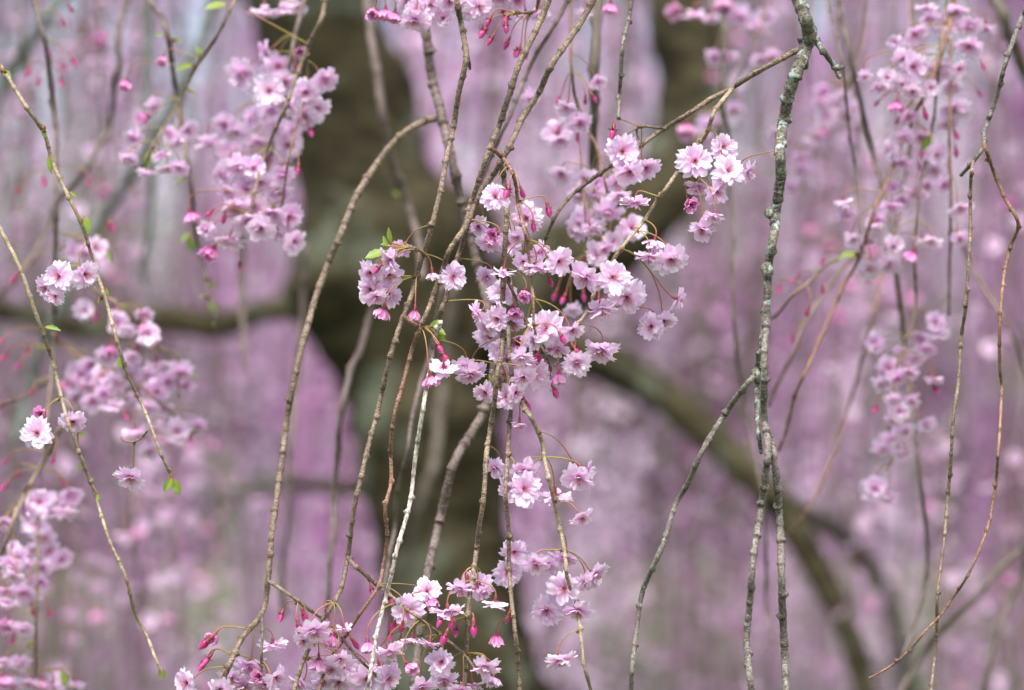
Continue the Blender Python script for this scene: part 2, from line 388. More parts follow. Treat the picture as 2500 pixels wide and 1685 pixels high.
class Branch:
    """one hanging branch: an empty at its top, its stem, side twigs, blossoms, buds and leaves as parts"""
    def __init__(self, name, label, cat, group=None):
        self.root = None; self.name = name; self.label = label; self.cat = cat; self.group = group; self.nodes = []; self.used = {}
    def stem(self, pts, w0, w1, d0, d1=None, m='tan', part='stem', fine=True, up=True, knots=1.0, taper=1.0):
        """pts in photo pixels from the top down; w = thickness in photo pixels; d = distance from the camera"""
        d1 = d0 if d1 is None else d1; pts = list(pts)
        if up and pts[0][1] <= 3:
            (x0, y0), (x1, y1) = pts[0], pts[1]; k = (x0 - x1) / max(40, y1 - y0)
            pts = [(x0 + k * 330 + rng.uniform(-40, 40), y0 - 620), (x0 + k * 220, y0 - 280)] + pts
        if up and pts[-1][1] >= 1680:
            (x0, y0), (x1, y1) = pts[-1], pts[-2]; k = (x0 - x1) / max(30, y0 - y1)
            pts = pts + [(x0 + k * 100, y0 + 140), (x0 + k * 150 + rng.uniform(-30, 30), y0 + 360)]
        n = len(pts); rows = []
        for i, (x, y) in enumerate(pts):
            u = i / (n - 1); d = d0 + (d1 - d0) * u + (.012 * math.sin(i * 1.7 + len(label_seed) * .3) if fine else .03 * math.sin(i * 1.3))
            q = at(x, y, d); rows.append((*q, (w0 + (w1 - w0) * u ** taper) * K * d / 2, x, y, d))
        label_seed.append(1); seed = 1000 + len(label_seed)
        if self.root is None:
            self.root = link(self.name, None, loc=Vector(rows[0][:3])); tag(self.root, self.label, self.cat, self.group)
        S, s = spline(rows, .0013 if fine else .006); g2 = np.random.default_rng(seed); C = S[:, :3].copy(); r = S[:, 3]
        for ax in (0, 1, 2):                                      # slight crookedness between nodes
            for fq, am in ((6, .22), (15, .15), (34, .09)):
                C[:, ax] += am * r * np.sin(s * fq * g2.uniform(.7, 1.3) * 3 + g2.uniform(0, 6.28)) * np.clip(s / .02, 0, 1)
        bumps = []; pos = g2.uniform(.006, .02); side = g2.uniform(0, 6.28)
        while pos < s[-1]:
            i = min(len(s) - 1, int(np.searchsorted(s, pos))); rr = r[i]
            if knots:
                bumps.append((pos, side, (rr * .42 + .00085) * g2.uniform(.3, 1.4) * knots, .0012 + rr * .26))
                bumps.append((pos + .0015 + rr * .3, side, -rr * .10, .001 + rr * .2))
            side += 2.4 + g2.uniform(-.4, .4)
            self.nodes.append((S[i, 4], S[i, 5], Vector(C[i]), r[i], S[i, 6], Vector(C[min(i + 3, len(C) - 1)] - C[max(i - 3, 0)]).normalized()))
            pos += g2.uniform(.010, .030)
        sd_ = 9 if fine else 7; v, f = tube(C, r, sd_, bumps, s, .06, seed); me = new_mesh(part, v - np.array(self.root.location), f, M[m])
        sc_ = np.zeros(len(s))
        for (bp_, an, h, hl) in bumps:
            if h > 0: sc_ = np.maximum(sc_, np.exp(-((s - bp_ - hl * .9) / (hl * .55)) ** 2) * .8)
        a_ = me.attributes.new('scar', 'FLOAT', 'POINT'); a_.data.foreach_set('value', list(np.concatenate([np.repeat(sc_, sd_), [0, 0]])))
        link(part, me, self.root); return self
    def pick(self, x, y, want=82.0):
        best = None
        for i, nd in enumerate(self.nodes):
            dx, dy = x - nd[0], y - nd[1]; ds = math.hypot(dx, dy); u = self.used.get(i, 0)
            c = abs(ds - want) * (.7 if ds < want else 1.1) + 1.5 * max(0, 34 - dy) + .3 * abs(dx) + (-16 if 0 < u < 5 else 0) + (70 if u >= 5 else 0) + rng.uniform(0, 10)
            if best is None or c < best[0]: best = (c, i)
        return best

label_seed = []
FACE = {'F': (0, -.08, 1), 'D': (0, -1, .16), 'L': (-.5, -.45, .65), 'R': (.5, -.45, .65), 'M': (0, -.8, .62), 'l': (-.85, -.35, .25), 'r': (.85, -.35, .25),
        'U': (0, .3, .9), 'K': (.1, -.75, -.45)}

def hang(branches, items, org, sc, dd=(-.02, .02), fine=True, leafy=0):
    """items: 'x y size code' in the pixels of an enlarged view with origin org and scale sc"""
    for it in items.split(','):
        q = it.split(); x = org[0] + float(q[0]) / sc; y = org[1] + float(q[1]) / sc; dia = float(q[2]) / sc * 1.02; code = q[3]
        small = code[0] in 'bB'
        br, (c, i) = min(((b, b.pick(x, y, 62 if small else 82)) for b in branches), key=lambda z: z[1][0])
        first = i not in br.used; br.used[i] = br.used.get(i, 0) + 1
        nx, ny, node, nr, nd, tan = br.nodes[i]
        d = nd + rng.uniform(*dd); P = at(x, y, d); dia_m = dia * K * d; rl = br.root.location
        if first and fine:
            ax = (P - node); ax.y -= .01; ax = ax.normalized(); ax = (ax - tan * ax.dot(tan) * .7).normalized()
            mt = Matrix.Translation(node + ax * nr * .8 - rl) @ frame(ax, rng.uniform(0, 6)).to_4x4() @ Matrix.Scale(rng.uniform(.8, 1.25), 4)
            link('bud_scales', SCALES, br.root, mt)
        if small:
            f = Vector(((x - nx) * .006 + rng.uniform(-.3, .3), rng.uniform(-.6, .35), -.9)).normalized(); op = 0
        else:
            fc = FACE[code[-1]]; j = .27
            f = Vector((fc[0] + rng.uniform(-j, j), -(fc[2] + rng.uniform(-j, j)), fc[1] + rng.uniform(-j, j))).normalized()
            op = {'h': rng.uniform(.12, .30), 'm': rng.uniform(.56, .68)}.get(code[0], rng.uniform(.84, 1.05)) if len(code) > 1 else rng.uniform(.84, 1.05)
        sz = dia_m if not small else .001
        P = P - f * (sz * .18 if not small else .004)
        rot = frame(f, rng.uniform(0, 6.28)); ksc = min(1.25, max(.75, dia_m / .025)) if not small else rng.uniform(.72, 1.05) * (1.2 if code == 'B' else 1) * (1 if fine else .74)
        P3 = P - f * .0060 * ksc; dist = (P3 - node).length
        out_ = Vector((P3.x - node.x, P3.y - node.y, 0)); out_ = out_.normalized() if out_.length > 1e-5 else Vector((0, -1, 0))
        P1 = node + (out_ * .8 + Vector((0, 0, .15)) + (P3 - node).normalized() * .5) * dist * .33
        fs = f.copy(); fs.y *= .45
        P2 = P3 - (fs * .6 + Vector((0, 0, -.4))).normalized() * dist * .34
        if fine and not small:
            e = link('blossom', None, br.root, Matrix.Translation(P - rl) @ rot.to_4x4())
            pool = PETALS_PINK if op < .55 else PETALS
            for (az, ang, ln) in petal_layout(rng, op):
                link('petal', rng.choice(pool), e, petal_mtx(az, ang, ln, dia_m if op > .55 else max(dia_m * 1.45, .017), op, rng))
            S1 = Matrix.Scale(ksc, 4)
            link('calyx', CALYX, e, S1)
            if op > .5: link('stamens', rng.choice(STAMENS), e, S1)
            inv = (Matrix.Translation(P) @ rot.to_4x4()).inverted()
            link('stalk', stalk_mesh(*[np.array(inv @ z) for z in (node, P1, P2, P3)]), e)
        elif fine:
            e = link('bud', None, br.root, Matrix.Translation(P - rl) @ rot.to_4x4())
            S1 = Matrix.Scale(ksc, 4); link('calyx', CALYX, e, S1); link('bud_petals', rng.choice(BUDS), e, S1)
            inv = (Matrix.Translation(P) @ rot.to_4x4()).inverted()
            link('stalk', stalk_mesh(*[np.array(inv @ z) for z in (node, P1, P2, P3)]), e)
        else:
            me = rng.choice(JBUDS) if small else rng.choice(JOINED['open' if op > .55 else 'half'])
            k2 = ksc if small else (dia_m / .025 if op > .55 else max(.75, dia_m / .018))
            e = link('bud' if small else 'blossom', me, br.root, Matrix.Translation(P - rl) @ rot.to_4x4() @ Matrix.Scale(k2, 4))
            inv = (Matrix.Translation(P) @ rot.to_4x4() @ Matrix.Scale(k2, 4)).inverted()
            link('stalk', stalk_mesh(*[np.array(inv @ z) for z in (node, P1, P2, P - f * .0060 * k2)], r=.00042 / k2, sides=4, n=6), e)

def leaves(br, items, org, sc):
    """'x y length angle' - base of the leaf, its length and its direction in the picture plane (degrees, 0 = towards +x, 90 = up)"""
    for it in items.split(','):
        q = [float(z) for z in it.split()]; x = org[0] + q[0] / sc; y = org[1] + q[1] / sc
        nd = min(br.nodes, key=lambda n: math.hypot(n[0] - x, n[1] - y)); P = at(x, y, nd[4]); ln = q[2] / sc * K * nd[4]
        a = R(q[3]); dr = Vector((math.cos(a), rng.uniform(-.35, .1), math.sin(a))).normalized()
        nz = Vector((rng.uniform(-.4, .4), -.8, .6)); nz = (nz - dr * nz.dot(dr)).normalized(); xx = dr.cross(nz)
        mt = Matrix((xx, dr, nz)).transposed().to_4x4()
        link('leaf', rng.choice(LEAVES), br.root, Matrix.Translation(P - br.root.location) @ mt @ Matrix.Diagonal((ln * rng.uniform(.9, 1.5), ln, ln, 1)))
        b = nd[2] + (P - nd[2]) * .5
        if (P - nd[2]).length > .004:
            z = np.array(br.root.location)
            link('leaf_stalk', stalk_mesh(np.array(nd[2]) - z, np.array(b) - z, np.array(b) - z, np.array(P) - z, r=.0005), br.root)
        else:
            link('bud_scales', SCALES, br.root, Matrix.Translation(P - br.root.location) @ frame(dr).to_4x4() @ Matrix.Scale(1.5, 4))

C1, C2, C3, C4, C5, C6 = (0, 0), (800, 0), (1600, 0), (0, 550), (800, 550), (1600, 550)
D1, D2, D3, R4, R5 = (0, 1115), (800, 1115), (1600, 1115), (1120, 420), (1600, 300)
A, B_ = 2.751, 2.5856                  # enlargement of those views
TW, BR = 'cherry_twig', 'cherry_branch'

# ------------------------------------------------------------------ hanging branches in focus
t1 = Branch(TW, 'pale straw twig ending in a green leaf tuft above its last single blossom', 'twig')
t1.stem([(-30, 110), (2, 166), (21, 193), (64, 263), (107, 328), (129, 398), (167, 478), (204, 559), (231, 645), (258, 731), (282, 817), (312, 914), (342, 978), (371, 1048), (392, 1107), (420, 1166)],
        10.5, 7, 1.70, m='pale')
hang([t1], '380 350 205 F,590 340 190 R,290 430 170 L,360 485 130 L', C4, A)
t1.stem([(360, 1052), (345, 1070), (322, 1080), (301, 1078), (296, 1069)], 5, 4, 1.70, m='red', part='spur', up=False)
hang([t1], '870 165 205 M', D1, A)
leaves(t1, '20 475 90 -40,290 860 70 -80,330 1050 120 -82,470 1290 60 -35,570 1455 110 -72', C1, A)
leaves(t1, '590 60 90 100,710 420 60 -70,690 480 60 -130,810 880 95 -92', C4, A)
leaves(t1, '1150 140 110 -115,1160 150 120 -65,1165 160 60 -95', D1, A)
t2 = Branch(TW, 'pale straw twig with a pinched green tip and a spray of three blossoms halfway', 'twig')
t2.stem([(-60, 430), (0, 559), (43, 645), (97, 790), (129, 881), (150, 967), (167, 1032), (199, 1118), (236, 1215), (263, 1306), (306, 1408), (328, 1494), (360, 1558), (376, 1601), (396, 1643)],
        10.5, 7.5, 1.71, m='pale')
hang([t2], '280 1275 100 hF,245 1400 205 F,490 1340 170 M', C4, A)
leaves(t2, '90 190 90 -60,300 685 120 -8,520 1395 60 -10', C4, A)
leaves(t2, '545 40 60 -110,1075 1420 80 -65,1070 1420 60 -85,655 250 50 -70', D1, A)

t3 = Branch(BR, 'smooth grey branch with a long arching shoot that droops past the trunk', 'branch')
t3.stem([(1030, -10), (1042, 80), (1059, 193), (1080, 288), (1107, 408), (1134, 505), (1161, 623), (1186, 742), (1204, 860), (1190, 975), (1149, 1055), (1113, 1117), (1094, 1170), (1073, 1271),
         (1054, 1351), (1044, 1417), (1036, 1489), (1025, 1588), (1011, 1685)], 23, 21, 1.97, 1.80, m='mauve')
t3.stem([(1084, 292), (1070, 288), (1021, 303), (967, 339), (914, 403), (871, 473), (833, 570), (801, 645), (768, 731), (742, 828), (718, 935), (699, 1053), (682, 1172), (666, 1290), (656, 1408), (643, 1494),
         (591, 1558), (559, 1623), (532, 1685)], 17, 13, 1.95, 1.71, part='side_twig', m='tan')
t3.stem([(656, 1420), (670, 1428), (705, 1452), (758, 1488), (800, 1518), (830, 1550), (880, 1610), (930, 1660)], 10, 7, 1.72, m='tan', part='side_twig', up=False)
t3.stem([(640, 1500), (641, 1545), (638, 1600), (640, 1640)], 9, 6, 1.76, m='mauve', part='side_twig', up=False)
hang([t3], '1430 1210 95 hL,1365 1265 80 B,1375 1385 90 B,1345 1420 70 b,1835 1290 190 D,1230 1530 190 L,1670 1430 210 M,1740 1480 110 hF,1560 1510 180 M,1870 1500 160 R,1640 1560 190 M,1880 1095 70 B,2010 1170 70 b,1760 1555 180 M,1480 1590 180 M', D1, A)

t4 = Branch(BR, 'knobbly tan twig crossing the trunk with a short dead stub near its top', 'branch')
t4.stem([(1113, 0), (1121, 50), (1131, 95), (1137, 140), (1123, 215), (1107, 312), (1085, 419), (1059, 537), (1032, 623), (1010, 709), (983, 785), (957, 860), (930, 967), (908, 1053), (881, 1161), (860, 1268),
         (849, 1354), (833, 1430), (806, 1483), (774, 1537), (742, 1612), (720, 1685)], 15, 10, 1.74, 1.72, m='tan')
t4.stem([(1132, 118), (1139, 132), (1143, 150), (1147, 168)], 11, 8, 1.735, m='grey', part='dead_stub', up=False)
t4.stem([(849, 1362), (866, 1382), (890, 1402), (920, 1428), (978, 1475), (1022, 1507), (1054, 1533), (1091, 1562), (1134, 1600), (1170, 1650)], 11, 7, 1.725, m='tan', part='side_twig', up=False)
t4.stem([(1034, 618), (1015, 606), (1000, 602), (990, 592)], 8, 6, 1.73, m='tan', part='spur', up=False)
t4.stem([(986, 772), (1004, 785), (1028, 797), (1046, 799)], 9, 8, 1.725, m='red', part='spur', up=False)
leaves(t4, '390 175 150 195,400 150 85 110,425 120 110 100,420 140 70 165', C5, A)
leaves(t4, '690 690 120 -20,685 680 100 28,700 700 130 -35,690 695 80 5', C5, A)
hang([t4], '485 160 130 mL,400 250 190 L,275 335 160 L,315 315 50 b,420 350 170 R,270 450 195 L,400 480 190 M,370 575 95 hD,705 340 110 mD,840 350 180 F,585 590 100 hD,330 500 150 M,760 840 60 b,790 905 60 B,780 985 175 K,690 1030 105 hD', C5, A)
hang([t4], '665 890 180 U,540 1040 210 F,690 975 80 hR,270 1260 90 hD,430 1150 60 B,310 930 50 b,435 990 60 b,490 1170 60 b,420 1230 60 b,485 1260 115 mM,565 1240 125 mD,420 1340 200 D,545 1410 90 hR,760 1390 190 F,680 1270 130 D,200 1280 70 b,110 1410 175 mF,260 1500 220 F,430 1500 200 R,20 1450 180 M,70 1540 190 M,30 1220 110 hD,110 1170 100 D,640 1570 180 M,900 1600 180 M,350 1430 150 mD', D2, A)
hang([t4, t3], '2110 1200 230 M,2030 1255 140 L,2230 1220 110 hD,2140 1380 120 hD,2260 1470 170 M,2290 1380 150 R,2050 1095 60 b,2200 1065 60 b,2180 1530 180 M,2000 1540 160 L', D1, A)

t5 = Branch(BR, 'tan branch turning russet below a knuckle with a red-brown hooked spur', 'branch')
t5.stem([(1342, 0), (1312, 65), (1269, 153), (1243, 233), (1218, 309), (1193, 363), (1185, 385), (1163, 454), (1145, 509), (1138, 554), (1098, 612), (1083, 655), (1062, 710), (1047, 750), (1030, 790)],
        17, 11, 1.75, 1.73, m='tan')
t5.stem([(1031, 788), (1022, 812), (1007, 852), (982, 946), (967, 1001), (956, 1070), (954, 1117), (954, 1180), (940, 1242), (945, 1311), (934, 1388), (920, 1435), (873, 1508), (836, 1566), (800, 1620), (780, 1685)],
        11, 7.5, 1.735, 1.72, m='red', part='side_twig')
t5.stem([(1192, 362), (1205, 366), (1225, 382), (1240, 400), (1251, 418), (1262, 458), (1265, 498), (1275, 540), (1283, 572), (1291, 623), (1298, 703), (1302, 732), (1304, 800), (1320, 850)],
        11, 6, 1.735, 1.70, m='red', part='side_twig', up=False)
t6 = Branch(BR, 'tan branch forking into many flowering shoots and one bleached silvery dead twig', 'branch')
t6.stem([(1451, 0), (1396, 87), (1345, 160), (1316, 225), (1276, 284), (1251, 342), (1229, 385), (1200, 429), (1167, 476), (1146, 530), (1134, 575), (1120, 623), (1095, 710), (1080, 754), (1074, 790)],
        16, 11, 1.76, 1.745, m='tan')
t6.stem([(1076, 786), (1062, 830), (1054, 884), (1040, 946), (1029, 1012), (1014, 1117), (1000, 1224), (971, 1333), (956, 1406), (942, 1464), (920, 1551), (902, 1660), (897, 1685)],
        11, 9, 1.73, 1.70, m='silver', part='dead_twig')
t6.stem([(1218, 396), (1229, 418), (1232, 458), (1238, 520), (1233, 630), (1229, 754), (1225, 859), (1214, 914), (1207, 979), (1196, 1052), (1185, 1122), (1178, 1224), (1167, 1311), (1163, 1351), (1149, 1442),
         (1142, 1522), (1138, 1624), (1136, 1685)], 14, 11, 1.75, 1.71, m='tan', part='side_twig')
t6.stem([(1234, 620), (1242, 700), (1242, 768), (1243, 841), (1251, 932), (1249, 1004), (1240, 1126), (1234, 1206), (1242, 1297), (1243, 1388), (1249, 1460), (1258, 1551), (1263, 1624), (1267, 1685)],
        11, 10, 1.745, 1.72, m='tan', part='side_twig')
t6.stem([(1214, 912), (1243, 943), (1269, 975), (1291, 1012), (1309, 1048), (1323, 1081), (1331, 1126), (1342, 1173), (1356, 1235), (1371, 1297), (1382, 1362), (1385, 1406), (1402, 1470), (1414, 1522), (1425, 1624), (1440, 1685)],
        12, 8, 1.735, 1.72, m='pale', part='side_twig')
t6.stem([(1240, 690), (1262, 735), (1290, 800), (1330, 860), (1345, 905)], 7, 5, 1.735, 1.74, m='tan', part='side_twig', up=False)
leaves(t6, '1120 1020 70 80,1150 1060 60 -80,1110 1050 50 120', C5, A)
hang([t5, t6], '350 230 260 F,640 450 280 F,175 540 210 L,300 710 250 M,470 690 240 F,345 600 110 hL,560 640 160 M,800 770 200 R,980 870 270 R,740 950 250 D,840 930 180 D,250 1030 230 L,420 990 220 D,420 1150 260 F,635 1160 110 hM,530 1320 110 hM,620 235 60 b,450 220 60 b,865 400 60 b,715 560 60 b,290 1390 90 B,150 1370 230 l,260 1500 230 L,620 880 180 M,330 1480 220 M,890 1085 40 b', R4, 3.92)
hang([t5, t6], '1463 690 235 F,1650 720 150 mR,1285 790 120 hF,1370 790 140 M,1090 750 195 F,1210 930 200 M,1330 930 160 D,1400 1010 210 R,1540 850 150 M,1490 830 70 B,1590 780 60 b,1680 860 70 B,1165 870 70 B,1410 910 60 b,910 970 170 L,960 1030 185 M,1010 990 130 R,1050 1140 160 L,1200 1150 175 F,1280 1130 130 R,1345 1225 60 b,1285 1345 100 mD,1550 1010 80 hD,1535 1140 60 B,1300 900 150 M,1130 640 170 L,1250 680 150 M,1150 860 170 L,1320 1040 160 M,1420 760 180 R,1180 1010 150 M', C5, A)
hang([t6], '1110 90 160 L,1330 215 230 F,1330 125 215 M,1225 250 190 L,1530 300 230 D,1680 170 225 M,1770 110 150 r,1700 80 50 b,1720 430 175 R,1255 655 185 F,1400 740 200 M,1480 745 160 M,1590 705 200 D,1820 810 195 R,1740 860 160 M,1590 900 215 F,1460 1050 200 L,1680 1060 200 M,1570 1395 210 D,1215 790 185 F', D2, A)
hang([t6], '890 920 210 D,1000 870 190 L,1050 925 150 R,945 880 60 B,1125 1000 165 mD,810 1075 215 D,1135 1215 105 hD,860 1200 60 b,775 1240 60 b,980 1180 60 b,1200 1110 60 b,745 1130 50 b,830 1145 50 b,1060 1440 200 M,1110 1510 150 mM,780 1530 200 M,980 1560 160 D', D2, A)
t7 = Branch(TW, 'thin mauve-brown twig slanting just behind the two tan branches', 'twig')
t7.stem([(1382, 0), (1345, 73), (1305, 138), (1276, 204), (1243, 287), (1218, 338), (1185, 422), (1163, 476), (1120, 590)], 13, 8, 1.90, m='mauve')

t8 = Branch(BR, 'thick grey branch crusted with mint-green lichen splitting into two hanging ends', 'branch')
t8.stem([(1948, 0), (1967, 50), (1979, 82), (1967, 120), (1948, 166), (1929, 224), (1917, 290), (1911, 348), (1909, 387), (1906, 445), (1894, 522), (1890, 570), (1886, 608), (1875, 666), (1871, 743), (1859, 821),
         (1851, 879), (1848, 937), (1848, 995), (1851, 1053), (1857, 1104)], 34, 10, 1.73, 1.74, m='lichen', taper=1.4)
t8.stem([(1872, 738), (1868, 800), (1864, 860), (1863, 937), (1866, 1015), (1874, 1070), (1877, 1115), (1871, 1165), (1859, 1239), (1848, 1308), (1836, 1405), (1832, 1482), (1824, 1560), (1828, 1637), (1834, 1685)],
        18, 16, 1.715, m='grey', part='side_twig')
t8.stem([(1872, 1050), (1884, 1085), (1890, 1115), (1900, 1192), (1906, 1250), (1907, 1328), (1907, 1424), (1909, 1521), (1913, 1618), (1919, 1685)], 18, 19, 1.725, m='grey', part='side_twig')
t8.stem([(1965, 112), (1948, 124), (1898, 151), (1832, 186), (1786, 217), (1735, 244), (1677, 282), (1639, 304), (1600, 328), (1560, 356), (1491, 403), (1418, 458), (1382, 491), (1356, 527), (1338, 567), (1322, 610)],
        14, 8, 1.74, 1.80, m='tan', part='side_twig', up=False)
t8.stem([(1788, 218), (1755, 255), (1739, 286), (1724, 329), (1701, 360), (1658, 418), (1623, 468), (1600, 499), (1563, 550), (1527, 594), (1498, 634), (1465, 684), (1436, 754), (1403, 801), (1376, 850), (1352, 892)],
        11, 7, 1.74, 1.715, m='pale', part='side_twig', up=False)
t8.stem([(1625, 315), (1600, 312), (1572, 308), (1555, 315), (1560, 340)], 7, 6, 1.76, m='tan', part='spur', up=False)
t8.stem([(1988, 92), (2002, 112), (2018, 135), (2037, 162), (2050, 190)], 17, 11, 1.74, m='lichen', part='dead_stub', up=False)
t8.stem([(2036, 166), (2048, 168), (2058, 163)], 13, 11, 1.735, m='lichen', part='dead_stub', up=False)
t8.stem([(1852, 905), (1836, 925), (1801, 964), (1766, 1014), (1731, 1068), (1706, 1117), (1677, 1185), (1650, 1235), (1623, 1316), (1600, 1372), (1571, 1442), (1556, 1533), (1545, 1624), (1541, 1685)],
        15, 11, 1.74, 1.76, m='grey', part='side_twig')
for (kx, ky, kr) in ((1977, 80, 24), (1910, 352, 15), (1878, 520, 14), (1874, 660, 20), (1845, 915, 16)):        # lichen-crusted swellings
    P = at(kx, ky, 1.733); g2 = np.random.default_rng(int(kx)); vv, ff, _ = lathe([(max(.05, math.sin(math.pi * i / 8)), -math.cos(math.pi * i / 8) * 1.35) for i in range(9)], 12)
    vv = np.array(vv) * (1 + .10 * g2.standard_normal((len(vv), 1))) * kr * .8 * K * 1.725
    link('knot', new_mesh('knot', vv, ff, M['lichen']), t8.root, loc=P - t8.root.location)
hang([t8], '510 490 430 F,890 300 340 F,950 590 400 F,1230 640 300 r,530 850 310 D,820 910 320 R,445 1040 170 hF,750 1210 260 mD,590 1410 330 M', R5, 5.227)
hang([t8], '2060 1390 190 D,1910 910 60 B', C2, A)
hang([t8], '2190 130 160 mD,2160 240 195 D,2310 250 220 M,1715 375 240 L,1925 350 235 F,2010 510 230 M,1830 520 125 hM,1850 590 215 D,1680 940 200 M,1830 870 235 M,2080 480 170 R', C5, A)
hang([t8], '1990 1020 235 F,2150 1150 180 R,2030 1180 200 M', C2, A)
hang([t8], '165 470 140 r,60 625 160 M,-40 650 170 L', C6, B_, dd=(.03, .07))

t9 = Branch(TW, 'slender grey-brown twig that forks at a stub into two long bare whips', 'twig')
t9.stem([(2512, 0), (2500, 31), (2478, 85), (2451, 162), (2428, 248), (2404, 321), (2400, 360), (2377, 394), (2346, 429)], 14, 9, 1.76, m='grey')
t9.stem([(2376, 395), (2373, 420), (2370, 464), (2368, 550), (2364, 627), (2358, 743), (2346, 821), (2341, 917), (2331, 995), (2323, 1117), (2315, 1212), (2302, 1347), (2288, 1463), (2286, 1521), (2281, 1598), (2273, 1685)],
        9, 8, 1.75, 1.74, m='tan', part='side_twig')
t9.stem([(2402, 352), (2408, 368), (2424, 414), (2451, 483), (2474, 518), (2486, 555), (2466, 608), (2451, 685), (2443, 782), (2441, 898), (2445, 948), (2439, 1053), (2435, 1115), (2431, 1173), (2416, 1270),
         (2389, 1347), (2358, 1413), (2323, 1463), (2296, 1502), (2257, 1544), (2211, 1598), (2172, 1629), (2122, 1656)], 10, 5.5, 1.75, 1.73, m='red', part='side_twig', up=False)
t10 = Branch(TW, 'short bare grey twig dangling alone with a broken end', 'twig')
t10.stem([(1542, 0), (1534, 55), (1522, 109), (1514, 200), (1511, 233), (1509, 291)], 12, 9, 1.73, m='grey')

# ------------------------------------------------------------------ branches a little behind
t11 = Branch(BR, 'straight dark mossy shoot hanging behind a bud-tipped flowering twig', 'branch')
t11.stem([(1462, 0), (1454, 73), (1451, 182), (1453, 327), (1451, 418), (1447, 560)], 27, 20, 2.05, m='dark', fine=False)
t12 = Branch(TW, 'flowering twig with magenta buds hanging in front of the mossy shoot', 'twig')
t12.stem([(1393, 0), (1394, 145), (1400, 204), (1407, 254), (1433, 316), (1454, 356), (1472, 418), (1483, 473), (1505, 527), (1530, 600)], 9, 6, 1.90, 1.93, m='red', fine=False)
t12.stem([(1407, 254), (1410, 320), (1418, 400), (1424, 480), (1430, 560), (1440, 640)], 5, 4, 1.92, m='red', part='side_twig', fine=False)
hang([t12], '1820 560 120 mR,1535 690 60 b,1730 700 60 b,1800 680 60 b,1680 950 60 b,1600 740 160 M,1690 840 175 M,1540 890 200 F,1570 960 160 M,1565 1190 195 M,1950 1240 190 M,1800 1230 160 F,1720 1210 150 L,1700 1330 185 D,1800 1330 165 D,1700 1500 220 L,1880 1440 190 M,2050 1530 190 F,1780 1540 190 M,1960 1340 170 M,1640 1560 150 l,1900 40 90 hD,1710 110 110 mD', C2, A, fine=False)
hang([t12], '1130 500 200 L,1270 560 200 D,1480 660 200 F,1330 790 240 F,1190 900 60 B,910 1210 60 B,990 1240 60 B,1200 1220 60 B,1100 1350 200 M,1400 760 180 M', R4, 3.92, fine=False)
hang([t12, t7], '1370 670 150 r', C2, A, fine=False)
t13 = Branch(BR, 'long dusky shoot curving down between flowering sprays to a thin tip', 'branch')
t13.stem([(2047, 0), (2060, 66), (2080, 155), (2107, 271), (2134, 379), (2157, 452), (2176, 550), (2188, 666), (2203, 782), (2215, 879), (2227, 995), (2238, 1117), (2254, 1231), (2265, 1347), (2254, 1444), (2234, 1521), (2205, 1600)],
         16, 9, 2.12, m='mauve', fine=False)
t14 = Branch(TW, 'hair-thin straight twig beside the long dusky shoot', 'twig')
t14.stem([(2020, 0), (2045, 97), (2060, 174), (2072, 309), (2087, 406), (2099, 541), (2102, 630)], 8, 6, 2.0, m='mauve', fine=False)
t15 = Branch(TW, 'russet twig full of blossom with a green-leaved joint sending out bare red shoots', 'twig')
t15.stem([(2330, 0), (2310, 90), (2269, 209), (2234, 278), (2199, 356), (2165, 445), (2141, 499), (2120, 560), (2099, 623), (2056, 705), (2006, 821), (1971, 898), (1944, 960), (1921, 1045), (1900, 1100)], 12, 8, 1.98, m='red', fine=False)
t15.stem([(2100, 616), (2076, 623), (2025, 643), (1971, 693), (1936, 720), (1898, 767), (1878, 780)], 9, 7, 2.0, m='tan', part='side_twig', fine=False, up=False)
t15.stem([(2098, 620), (2076, 637), (2018, 705), (1960, 798), (1933, 871), (1894, 948), (1876, 992)], 8, 8, 2.12, m='tan', part='side_twig', fine=False, up=False)
leaves(t15, '1280 190 110 175,1290 180 60 20,1200 200 60 200', C6, B_)
leaves(t15, '1740 840 130 -120,1730 850 80 -100', C3, B_)
hang([t15], '865 370 60 b,780 420 60 b,1060 430 60 b,955 570 60 B,1050 250 60 b,860 740 60 B,905 770 70 b', C6, B_, fine=False)
t16 = Branch(TW, 'straight tan twig with long-stalked dark red buds above its lowest flowers', 'twig')
t16.stem([(2312, 0), (2300, 85), (2288, 201), (2281, 286), (2275, 320), (2262, 390), (2245, 470), (2236, 560), (2234, 650), (2236, 745), (2220, 820), (2195, 880), (2180, 937), (2172, 1053), (2180, 1110), (2165, 1150)], 8, 6, 1.96, 2.06, m='tan', fine=False)
t16.stem([(2330, -40), (2324, 60), (2322, 180), (2320, 330), (2321, 500), (2319, 620), (2317, 770)], 9, 7, 2.02, m='red', part='side_twig', fine=False, up=False)
